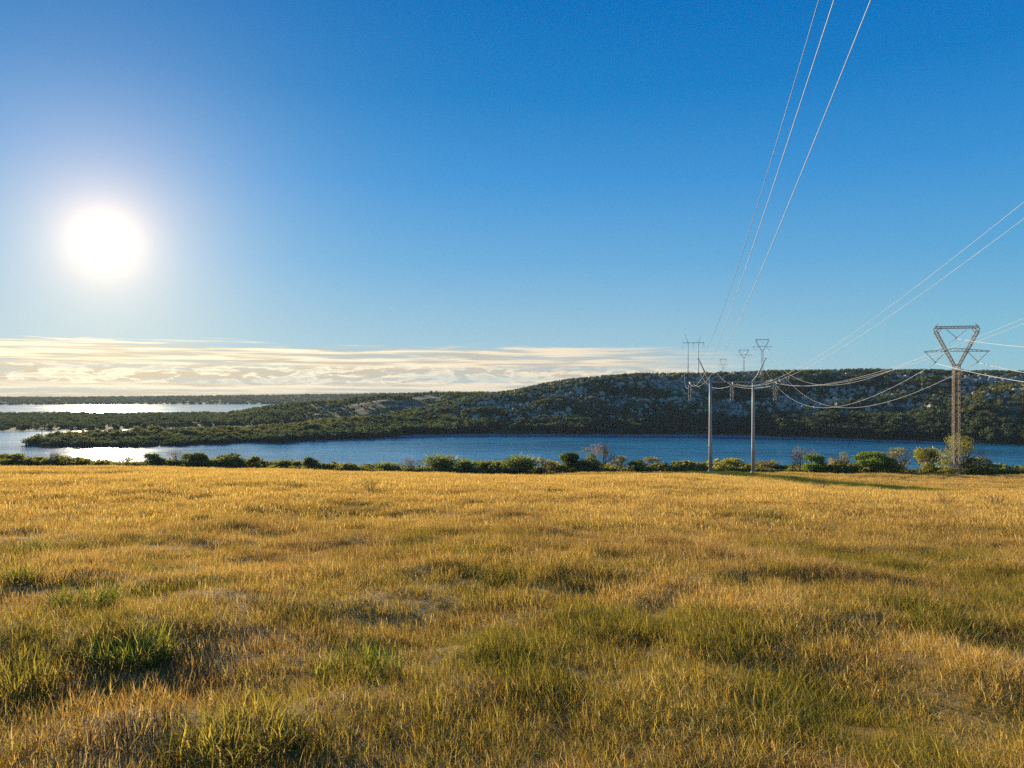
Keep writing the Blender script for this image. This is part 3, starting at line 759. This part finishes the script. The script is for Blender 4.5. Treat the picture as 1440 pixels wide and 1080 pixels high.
def bush(name, u, top, wpx, D, kind, label, cat, seed, group=None):
    r = np.random.default_rng(seed)
    X = (u - 720) / F * D; zg = float(field_h(X, D)) ; h = CZ + (HY - top) / F * D - zg; w = wpx * 1.12 / F * D
    o = empty(name, (X, D, zg)); tag(o, label, cat, group)
    mat = {'dense': L_DARK, 'bright': L_BRIGHT, 'olive': L_OLIVE, 'airy': L_GREY, 'airyolive': L_OLIVE, 'bare': L_BROWN, 'spiky': L_SPIKY, 'darkspiky': L_DARK}[kind]
    tb = MB()
    if kind == 'bare':
        for k in range(3):
            a = r.random() * 6.28; d = Vector((math.cos(a) * .42 * min(1, w / h), math.sin(a) * .42, 1)).normalized()
            twig_tree(tb, r, Vector((0, 0, -0.3)), d, h * 0.36, max(0.10, h * 0.022), 4)
        tb.build('trunk', M_TWIG, o)
        lobes = [(r.normal(0, .2) * w, r.normal(0, .2) * w, h * r.uniform(.6, .85), w * .26, w * .26, h * .17) for _ in range(6)]
        V, Q, var = leaf_cloud(r, lobes, int(260 * w * h / 20), 0.13, shell=0.2)
    elif kind in ('spiky', 'darkspiky'):
        for p in limb_paths(r, h * 0.7, w * 0.7, 4): tb.tube(p, [0.16, .13, .1, .07, .04], 6)
        tb.build('trunk', M_BARK, o)
        lobes = [(r.normal(0, .2) * w, r.normal(0, .2) * w, h * r.uniform(.22, .55), w * .3, w * .3, h * .22) for _ in range(8)]
        V, Q, var = leaf_cloud(r, lobes, int(1500 * min(2, w * h / 20)), 0.2)
        SV, SQ, sv = [], [], []; off = len(V)
        for k in range(260):
            c = Vector((r.normal(0, .2) * w, r.normal(0, .2) * w, h * r.uniform(.35, .62)))
            d = Vector((c.x / w * 2.2 + r.normal(0, .45), c.y / w * 2.2 + r.normal(0, .45), abs(r.normal(0.75, .4)))).normalized()
            L_ = h * r.uniform(.22, .42); sd_ = d.orthogonal().normalized(); b = off + len(SV)
            e_ = c + d * L_; e_.z = min(e_.z - 0.1 * L_, h)
            SV += [c - sd_ * .07, c + sd_ * .07, c + d * L_ * .6 + sd_ * .06, e_ + sd_ * .01]
            SQ.append((b, b + 1, b + 2, b + 3)); sv += [r.random()] * 4
        V = np.concatenate([V, np.array([tuple(v) for v in SV])]); Q = np.concatenate([Q, np.array(SQ)]); var = np.concatenate([var, sv])
    else:
        airy = kind.startswith('airy')
        for p in limb_paths(r, h * 0.92, w * 0.9, 9 if airy else 6): tb.tube(p, [h * .025, h * .021, h * .015, h * .009, h * .004], 6)
        if airy:
            for k in range(2):
                a = r.random() * 6.28
                twig_tree(tb, r, Vector((0, 0, -0.2)), Vector((math.cos(a) * .5, math.sin(a) * .5, 1)).normalized(), h * .36, h * .02, 4)
        tb.build('trunk', M_TWIG if airy else M_BARK, o)
        lobes = []
        for k in range(9 if airy else 13):
            a = r.random() * 6.28; q = w * 0.36 * math.sqrt(r.random()); zz = r.uniform(.22, .84) * h
            lim = math.sqrt(max(0.05, 1 - ((zz / h - .42) / .6) ** 2)); s_ = r.uniform(.13, .24)
            lobes.append((q * lim * math.cos(a), q * lim * math.sin(a), min(zz, h * (0.98 - s_ * .9)), w * s_, w * s_, h * s_ * .85))
        area = max(0.4, w * h / 20)
        V, Q, var = leaf_cloud(r, lobes, int(({'airy': 900, 'airyolive': 1700}.get(kind, 2600)) * min(2.6, area)), 0.16 if airy else 0.19, shell=0.35 if airy else 0.5)
    me = mesh_np('crown', V, Q, mat, False, {'var': var})
    link(bpy.data.objects.new('crown', me), o)
    return o


BUSHES = [
    ('bush', 16, 637, 34, 168, 'olive', 'rounded green bush at the left edge of the picture', 'bush'),
    ('bush', 54, 641, 40, 171, 'olive', 'low broad green bush beside the leftmost rounded bush', 'bush'),
    ('dry_shrub', 76, 634, 14, 169, 'bare', 'thin bare stems standing above the hedge at far left', 'shrub'),
    ('bush', 105, 646, 52, 172, 'olive', 'long low hedge-like bush left of the sun glint', 'bush'),
    ('airy_shrub', 143, 643, 26, 176, 'airy', 'pale wispy shrub directly in front of the sun glint', 'shrub'),
    ('airy_shrub', 178, 642, 30, 175, 'airy', 'wide pale wispy shrub at right end of the sun glint', 'shrub'),
    ('bush', 217, 637, 31, 170, 'dense', 'single dark round bush just right of the sun glint', 'bush'),
    ('bare_shrub', 249, 632, 28, 172, 'bare', 'leafless twiggy shrub left of a dark dense bush', 'shrub'),
    ('bush', 278, 634, 42, 171, 'dense', 'dark spreading bush right beside the leafless twiggy shrub', 'bush'),
    ('bush', 325, 637, 50, 170, 'dense', 'broad dark dome-shaped bush, widest in the left group', 'bush'),
    ('bush', 359, 640, 24, 173, 'olive', 'small olive bush touching the broad dark dome', 'bush'),
    ('spiky_shrub', 398, 643, 22, 174, 'darkspiky', 'small dark spiky shrub left of a lone round tree', 'shrub'),
    ('bush', 417, 648, 20, 176, 'olive', 'little olive bush between spiky shrub and lone round tree', 'bush'),
    ('bush', 443, 639, 34, 170, 'dense', 'lone dark ball-shaped tree left of centre', 'bush'),
    ('bush', 470, 648, 24, 175, 'olive', 'small low bush just right of the ball-shaped tree', 'bush'),
    ('spiky_shrub', 546, 645, 38, 172, 'darkspiky', 'dark ragged shrub beside the small sandy beach', 'shrub'),
    ('bare_shrub', 576, 642, 28, 173, 'bare', 'grey leafless shrub left of the large spiky yucca', 'shrub'),
    ('yucca', 622, 631, 46, 169, 'spiky', 'large spiky yucca with upright leaves, tallest near the middle', 'yucca'),
    ('spiky_shrub', 655, 640, 30, 172, 'spiky', 'shrub pressed against right side of the large yucca', 'shrub'),
    ('spiky_shrub', 684, 642, 26, 173, 'darkspiky', 'dark spiky shrub halfway between the two large yuccas', 'shrub'),
    ('spiky_shrub', 706, 642, 24, 172, 'spiky', 'olive spiky shrub directly left of the round yucca', 'shrub'),
    ('yucca', 735, 632, 38, 168, 'spiky', 'round dense yucca right of the picture centre', 'yucca'),
    ('airy_shrub', 769, 641, 32, 172, 'airy', 'pale open shrub between round yucca and dark bushes', 'shrub'),
    ('bush', 800, 635, 36, 170, 'dense', 'dark dense bush left of the bare crowned tree', 'bush'),
    ('bush', 827, 638, 36, 168, 'dense', 'dark dense bush at the foot of the bare crowned tree', 'bush'),
    ('bare_tree', 846, 618, 38, 172, 'bare', 'bare pinkish brown tree with open rounded crown by the water', 'tree'),
    ('bush', 872, 640, 26, 173, 'airy', 'grey-green shrub right of the bare crowned tree', 'bush'),
    ('bush', 894, 646, 28, 170, 'dense', 'low dark bush second right of the bare crowned tree', 'bush'),
    ('airy_shrub', 920, 641, 34, 173, 'airy', 'brownish open shrub left of the twin poles', 'shrub'),
    ('bush', 957, 646, 44, 170, 'dense', 'wide low dark bush left of the taller twin pole frame', 'bush'),
    ('bush', 985, 650, 26, 172, 'olive', 'small olive bush touching the left one of the poles', 'bush'),
    ('bush', 1026, 644, 36, 172, 'olive', 'yellowish olive bush standing between the two poles', 'bush'),
    ('bare_shrub', 1079, 645, 36, 171, 'bare', 'low leafless shrub right of the right hand pole', 'shrub'),
    ('bare_tree', 1129, 628, 36, 174, 'bare', 'brown leafless tree behind a round green bush', 'tree'),
    ('bush', 1143, 638, 36, 168, 'bright', 'round green bush in front of the brown leafless tree', 'bush'),
    ('airy_shrub', 1178, 633, 32, 172, 'airy', 'grey twiggy shrub between two bright green bushes', 'shrub'),
    ('bush', 1227, 632, 62, 166, 'bright', 'big bright green domed bush, brightest of the row', 'bush'),
    ('airy_tree', 1266, 627, 36, 170, 'airy', 'thin grey-green tree right of the big bright bush', 'tree'),
    ('airy_tree', 1300, 627, 40, 170, 'airyolive', 'yellow-green small tree left of the lattice tower', 'tree'),
    ('leafy_tree', 1354, 607, 66, 172, 'airyolive', 'tallest yellow-green tree directly behind the lattice tower', 'tree'),
    ('bush', 1374, 641, 44, 171, 'dense', 'dark low spreading bush right of the lattice tower', 'bush'),
]
for k, b_ in enumerate(BUSHES): bush(*b_, seed=400 + k)

# ------------------------------------------------------------------ power lines
WD = Vector((0.228, 1, 0)).normalized(); CA = Vector((WD.y, -WD.x, 0))      # line direction, crossarm direction
RZ = math.atan2(CA.y, CA.x)


def insulator(mb, a, b, r_=0.09):
    """string of discs from a to b"""
    a, b = Vector(a), Vector(b); n = max(6, int((b - a).length / 0.17)); pts = []; rad = []
    for i in range(n):
        for q, rr in ((0.1, .04), (0.25, r_), (0.5, r_ * .8), (0.6, .04)):
            pts.append(a.lerp(b, (i + q) / n)); rad.append(rr)
    mb.tube(pts, rad, 8)


H_Z = 19.5     # crossarm height of the twin pole frame


def make_hframe(label, loc):
    o = empty('twin_pole_frame', loc, RZ); tag(o, label, 'power pole', 'twin pole frames carrying the left power line')
    for s in (-1, 1):
        pole = MB(); x = 4.45 * s
        pole.tube([(x, 0, -1.0), (x, 0, 6), (x, 0, 13), (x, 0, H_Z + .35)], [0.40, 0.36, 0.31, 0.26], 16)
        po = pole.build('pole', M_CONC, o, True)
        ft = MB(); ft.tube([(x, 0, -0.5), (x, 0, 0.18), (x, 0, 0.32)], [0.66, 0.62, 0.42], 12); ft.build('footing', M_CONC, po)
        pk = MB(); pk.tube([(x, 0, H_Z + .2), (x + s * 0.9, 0, H_Z + 1.5), (x + s * 2.5, 0, H_Z + 5.0)], [0.20, 0.17, 0.10], 8); pk.tube([(x + s * 2.35, 0, H_Z + 4.85), (x + s * 2.75, 0, H_Z + 5.1)], [.13, .08], 6)
        pk.build('earth_wire_peak', M_CONC, o)
        if s < 0:
            bk = MB(); bk.bar((x - .3, 0, 5.2), (x - .95, 0, 5.35), .09); bk.bar((x - .85, 0, 5.9), (x - .75, 0, 4.7), .08); bk.build('bracket', M_CONC, po)
            bk = MB(); bk.bar((x - .25, -.1, 9.6), (x - .8, -.1, 9.6), .10); bk.build('step_bracket', M_CONC, po)
    arm = MB(); arm.bar((-9.0, -.22, H_Z), (9.0, -.22, H_Z), .12, .28); arm.bar((-9.0, .22, H_Z), (9.0, .22, H_Z), .12, .28)
    for q in np.linspace(-8.9, 8.9, 13): arm.bar((q, -.16, H_Z), (q, .16, H_Z), .08)
    arm.build('crossarm', M_CONC, o)
    for q in (-8.85, 0, 8.85):
        for dq in (-.28, .28):
            ins = MB(); ins.bar((q + dq, 0, H_Z - .12), (q + dq, 0, H_Z - .5), .05); insulator(ins, (q + dq, 0, H_Z - .5), (q + dq * .75, 0, H_Z - 3.9)); ins.build('insulator', M_INSUL, o, True)
        for sy in (-1, 1):
            ins = MB(); insulator(ins, (q, sy * .3, H_Z - .05), (q + .1, sy * 3.2, H_Z - .30 - (0.1 if sy < 0 else .5)), .11); ins.build('tension_string', M_INSUL, o, True)
        jl = MB()
        for dq in (-.25, .25):
            jl.tube([(q + dq, yy, H_Z - .3 - 3.7 * (1 - (yy / 3.3) ** 2)) for yy in np.linspace(-3.2, 3.2, 15)], .022, 5)
        jl.build('jumper_loop', M_WIRE, o)
    return o


def lattice_box(mb, a, b, wa, wb, n, t, face=None, diag=None):
    """four-legged lattice member from a to b with square section wa -> wb and n panels"""
    a, b = Vector(a), Vector(b); d = (b - a).normalized()
    sx = Vector((0, 1, 0)).cross(d).normalized() if abs(d.y) < .9 else Vector((1, 0, 0)); sy = d.cross(sx)
    C = []
    for i in range(n + 1):
        p = a.lerp(b, i / n); w = (wa + (wb - wa) * i / n) / 2
        C.append([p + sx * w * i_ + sy * w * j_ for i_, j_ in ((-1, -1), (1, -1), (1, 1), (-1, 1))])
    for k in range(4): mb.bar(C[0][k], C[n][k], t)
    for i in range(n):
        for k in range(4):
            k2 = (k + 1) % 4
            mb.bar(C[i][k], C[i + 1][k2], (diag or t * .6)); mb.bar(C[i][k2], C[i + 1][k], (diag or t * .6))
            mb.bar(C[i + 1][k], C[i + 1][k2], (diag or t * .6))


def tower_parts(o, s=1.0, heavy=1.0):
    """waist-type lattice tower: slender mast, V fork, top beam with horns, crossarm with V strings"""
    b = MB(); lattice_box(b, (0, 0, -.6), (0, 0, 23.6), 1.25, 1.15, 17, .105 * heavy, diag=.042 * heavy); b.build('mast', M_LATT, o)
    for sg in (-1, 1):
        f = MB(); lattice_box(f, (sg * .3, 0, 23.2), (sg * 4.1, 0, 30.8), .5, .6, 9, .085 * heavy, diag=.042 * heavy); f.build('fork_arm', M_LATT, o)
        h = MB(); h.bar((sg * 4.1, 0, 30.6), (sg * 4.5, 0, 31.2), .15 * heavy); h.bar((sg * 4.5, 0, 31.2), (sg * 3.6, 0, 32.4), .12 * heavy); h.bar((sg * 4.0, 0, 30.9), (sg * 3.0, 0, 31.6), .13 * heavy); h.bar((sg * 2.9, 0, 31.4), (sg * 3.6, 0, 30.2), .12 * heavy); h.build('earth_wire_horn', M_LATT, o)
    t = MB(); lattice_box(t, (-4.2, 0, 31.6), (4.2, 0, 31.6), .48, .48, 12, .085 * heavy, diag=.042 * heavy); t.build('top_beam', M_LATT, o)
    c = MB()
    for y_ in (-.3, .3):
        for sg in (-1, 1):
            c.bar((0, y_, 27.1), (sg * 6.4, 0, 26.5), .09 * heavy); c.bar((0, y_, 26.5), (sg * 6.4, 0, 26.35), .09 * heavy)
            for i in range(7):
                q0, q1 = sg * 6.4 * i / 7, sg * 6.4 * (i + .5) / 7; zt = lambda q: 27.1 - .6 * abs(q) / 6.4; zb = lambda q: 26.5 - .15 * abs(q) / 6.4
                yy = lambda q: y_ * (1 - abs(q) / 6.4)
                c.bar((q0, yy(q0), zt(q0)), (q1, yy(q1), zb(q1)), .05 * heavy)
    c.build('crossarm', M_LATT, o)
    for ax, az_, bx, bz, px, pz in ((-6.0, 26.3, -2.1, 26.4, -4.1, 24.2), (6.0, 26.3, 2.1, 26.4, 4.1, 24.2), (-2.0, 31.2, 2.0, 31.2, 0, 29.4)):
        for qx, qz in ((ax, az_), (bx, bz)):
            i_ = MB(); insulator(i_, (qx, 0, qz), (px, 0, pz), .12 * heavy); i_.build('insulator', M_INSUL, o, True)
        cl = MB(); cl.bar((px - .3, 0, pz - .15), (px + .3, 0, pz - .15), .12); cl.bar((px, 0, pz + .05), (px, 0, pz - .2), .1); cl.build('wire_clamp', M_LATT, o)


def dup(root, loc, sc, label, rz=None):
    c = root.copy(); scene.collection.objects.link(c); c.location = loc; c.scale = sc; c['label'] = label
    if rz is not None: c.rotation_euler = (0, 0, rz)
    for ch in root.children:
        d = ch.copy(); scene.collection.objects.link(d); d.parent = c
        for g2 in ch.children:
            e_ = g2.copy(); scene.collection.objects.link(e_); e_.parent = d
    return c


HN = Vector(((1029 - 720) / F * 160, 160, 0)); HN.z = CZ + 2.9 - H_Z
h1 = make_hframe('tall twin grey pole frame at the lower edge of the field', HN)
HF = Vector(((975 - 720) / F * 640, 640, 0)); HF.z = CZ + (HY - 482) / F * 640 - H_Z
zc = HF.z + H_Z; HF.z = float(hill_h(HF.x, HF.y)) - 0.3; HSC = (zc - HF.z) / H_Z
h2 = dup(h1, HF, (1, 1, HSC), 'distant twin pole frame standing on the hilltop against the clouds')

T1 = at(1345, 665, 158); T1.z = CZ + (HY - 455) / F * 158 - 32.4
tw = empty('lattice_tower', T1, RZ); tag(tw, 'brown lattice pylon standing in front of the yellow-green tree', 'pylon', 'forked lattice pylons')
tower_parts(tw)


def far_tower(px, top, D, sc, label):
    p = at(px, top, D); zg = float(hill_h(p.x, p.y)) - 0.3; k = (p.z - zg) / 32.4; p.z = zg
    return dup(tw, p, (sc, sc, k), label)


t2 = far_tower(1072, 476, 540, 1.1, 'largest forked pylon on the hilltop, right of the twin poles')
t3 = far_tower(1046, 491, 720, 1.1, 'second smaller forked pylon on the hilltop, paler and farther')
t4 = far_tower(1017, 504, 1035, 1.05, 'tiny farthest forked pylon just showing above the hilltop')
p5 = at(59, 578, 420); p5.z = 1.0
k5 = (CZ + (HY - 578) / F * 420 - 1.0) / 32.4
t5 = dup(tw, p5, (k5, k5, k5), 'small pylon on the wooded spit at far left')


def wire(label, pts, rad, mat=None, group=None, cat='power line', n=6):
    mb = MB(); mb.tube(pts, rad, n)
    o = mb.build('power_line_wire' if mat is not M_WIRE_D else 'earth_wire', mat or M_WIRE, None, True)
    return tag(o, label, cat, group)


def back_wire(p0, slope, c, t0, T, rad, label, mat=None, off=0.0):
    d = Vector((-slope, -1, 0)).normalized(); nrm = math.hypot(slope, 1); pts = []
    for t in np.concatenate([np.linspace(0, 100, 26), np.linspace(102, T, 60)]):
        q = Vector(p0) + d * t * nrm + Vector((off, 0, c * t * (t - t0))); pts.append(q)
    rad = [rad + 0.005 * max(0, 1 - i / 40) for i in range(len(pts))]
    return wire(label, pts, rad, mat, 'wires of the left power line' if mat is not M_WIRE_D else None)


HW = Matrix.Translation(HN) @ Matrix.Rotation(RZ, 4, 'Z')
for q, nm in ((-8.85, 'left'), (0, 'middle'), (8.85, 'right')):
    p0 = HW @ Vector((q, -3.2, H_Z - .4))
    for j in (0, 1):
        lab = {('left', 0): 'bright wire overhead, middle one of three reaching the top edge', ('left', 1): 'bright wire overhead, rightmost of three reaching the top edge',
               ('middle', 0): 'upper wire of the pair leaving the right edge high in the sky', ('middle', 1): 'lower wire of the pair leaving the right edge high in the sky',
               ('right', 0): 'upper wire of the pair meeting the right edge level with the pylon top', ('right', 1): 'lower wire of the pair meeting the right edge level with the pylon top'}[(nm, j)]
        back_wire(p0, 0.2185 if nm == 'left' else 0.2175, 0.00065, 77, 235, 0.012 if nm == 'left' else 0.010, lab, None, 0.0 if j == 0 else 0.8)
back_wire(HW @ Vector((-4.45 - 2.6, 0, H_Z + 5)), 0.2165, 0.00065, 47, 235, 0.015, 'dark thin earth wire overhead, leftmost of three reaching the top edge', M_WIRE_D)


def span(a, b, sag, rad, label, mat=None, group=None, n=40, t1=1.0):
    a, b = Vector(a), Vector(b)
    pts = [a.lerp(b, t) - Vector((0, 0, 4 * sag * t * (1 - t))) for t in np.linspace(0, t1, n)]
    return wire(label, pts, rad, mat, group)


HFM = Matrix.Translation(HF) @ Matrix.Rotation(RZ, 4, 'Z')
for q, nm in ((-8.85, 'left'), (0, 'middle'), (8.85, 'right')):
    span(HW @ Vector((q, 3.2, H_Z - .8)), HFM @ Vector((q, -3.2, (H_Z - .8) * HSC)), 12, 0.035, 'wire rising over the water from the %s arm of the twin poles to the hilltop' % nm, None, 'wires of the left power line')
# right hand line: fork tower to hilltop tower, and back past the camera
TM = Matrix.Translation(T1) @ Matrix.Rotation(RZ, 4, 'Z')
def tmx(o): return Matrix.Translation(o.location) @ Matrix.Rotation(RZ, 4, 'Z') @ Matrix.Diagonal((*o.scale, 1))
PH = [((-4.1, 0, 24.0), 'left arm'), ((4.1, 0, 24.0), 'right arm'), ((0, 0, 29.2), 'top beam')]
for v, nm in PH:
    v = Vector(v)
    span(TM @ v, tmx(t2) @ v, 23 if nm != 'top beam' else 19, 0.038, 'sagging wire crossing the hillside from the %s of the lattice pylon' % nm, None, 'wires of the right power line')
    span(tmx(t2) @ v, tmx(t3) @ v, 4, 0.06, 'faint wire beyond the hilltop from the %s of the largest far pylon' % nm, None, 'wires of the right power line')
    span(TM @ v, (TM @ v) - WD * 300 + Vector((0, 0, 14)), 14, 0.05, 'wire leaving the right edge below the %s of the lattice pylon' % nm, None, 'wires of the right power line')

# ------------------------------------------------------------------ tussocks and dry weeds in the field
def plant(name, px, py, label, cat, n, rad, h, kind, seed, w=(0.006, 0.011), var=(0, 1)):
    r = np.random.default_rng(seed)
    u = px; D = None
    for d in np.concatenate([np.linspace(3, 30, 1400), np.linspace(30, 170, 1400)]):
        X = (u - 720) / F * d
        if HY + (CZ - float(field_h(X, d))) / d * F <= py: D = d; break
    D = D or 165
    X = (u - 720) / F * D; zg = float(field_h(X, D))
    V, Q, A, B = blades(r, int(n * 1.1), rad * 1.15, h * 0.5, h * 1.08, w[0], w[1], 0.75, 1.0, 6, wav=0.5)
    mat = {'green': L_TUS, 'gold': L_GOLD, 'dry': L_BROWN}[kind]
    o = link(bpy.data.objects.new(name, mesh_np(name, V, Q, mat, True, {'var': A}))); o.location = (X, D, zg)
    return tag(o, label, cat)


L_TUS = leaf_mat('green_tussock_blades', (0.06, 0.095, 0.012), (0.14, 0.18, 0.022), (0.50, 0.42, 0.11), 0.5, None, 0.008)
L_GOLD = leaf_mat('yellow_tussock_blades', (0.20, 0.18, 0.03), (0.32, 0.27, 0.05), (0.50, 0.38, 0.10), 0.5, None, 0.008)
plant('grass_tussock', 183, 925, 'bright green grass tussock beside the bare brown patch', 'tussock', 700, .30, .36, 'green', 61)
plant('grass_tussock', 120, 850, 'dark green tussock above the bright green one at left', 'tussock', 480, .32, .36, 'green', 62)
plant('grass_tussock', 16, 815, 'small green tussock at the left edge, highest of the tussocks', 'tussock', 380, .30, .34, 'green', 63)
plant('grass_tussock', 33, 778, 'dark green tussock far back near the left edge, smallest of all', 'tussock', 420, .45, .42, 'green', 66)
plant('grass_tussock', 205, 838, 'olive tussock to the right of the dark green one', 'tussock', 380, .30, .30, 'gold', 67)
plant('grass_tussock', 505, 950, 'dull green tussock in the foreground left of centre', 'tussock', 560, .34, .34, 'green', 68)
plant('grass_tussock', 20, 965, 'yellow-green tussock at the left edge below the brown patch', 'tussock', 420, .28, .30, 'gold', 64)
plant('grass_tussock', 335, 1045, 'large yellow-green tussock at the lower edge of the picture', 'tussock', 720, .34, .32, 'gold', 65)


def weed(px, py, h, wd, label, seed):
    r = np.random.default_rng(seed); D = 30
    for d in np.linspace(10, 165, 3000):
        X = (px - 720) / F * d
        if HY + (CZ - float(field_h(X, d))) / d * F <= py: D = d; break
    X = (px - 720) / F * D; mb = MB()
    for k in range(6):
        a = r.random() * 6.28
        twig_tree(mb, r, Vector((0, 0, -.05)), Vector((math.cos(a) * wd, math.sin(a) * wd, 1)).normalized(), h * .42, h * .014, 3)
    o = mb.build('dry_weed', M_TWIG); o.location = (X, D, float(field_h(X, D)))
    return tag(o, label, 'weed')


weed(1155, 690, 1.6, .6, 'dry twiggy weed in the field right of the poles', 71)
weed(1328, 716, 1.0, .7, 'low dry weed in the field below the lattice pylon', 72)
weed(1397, 714, 0.9, .7, 'dry weed nearest the right edge of the field', 73)
weed(521, 694, 1.1, .35, 'upright dead stalks in the golden grass left of centre', 74)


# ------------------------------------------------------------------ the air between here and the far shore
def build_haze():
    mb = MB(); x0, x1, y0, y1, z0, z1 = -4200, 4200, -120, 3900, -8.0, 82.0
    mb.bar((0, y0, (z0 + z1) / 2), (0, y1, (z0 + z1) / 2), x1 - x0, z1 - z0)
    m, g, out = new_mat('thin_haze'); v = g.n('ShaderNodeVolumePrincipled')
    v.inputs['Color'].default_value = (0.50, 0.57, 0.66, 1); v.inputs['Density'].default_value = 0.00007; v.inputs['Anisotropy'].default_value = 0.1
    m.node_tree.links.new(v.outputs[0], out.inputs['Volume'])
    o = mb.build('haze', m); o['kind'] = 'stuff'; o['label'] = 'thin pale haze over the lake and hills'; o['category'] = 'haze'


build_haze()
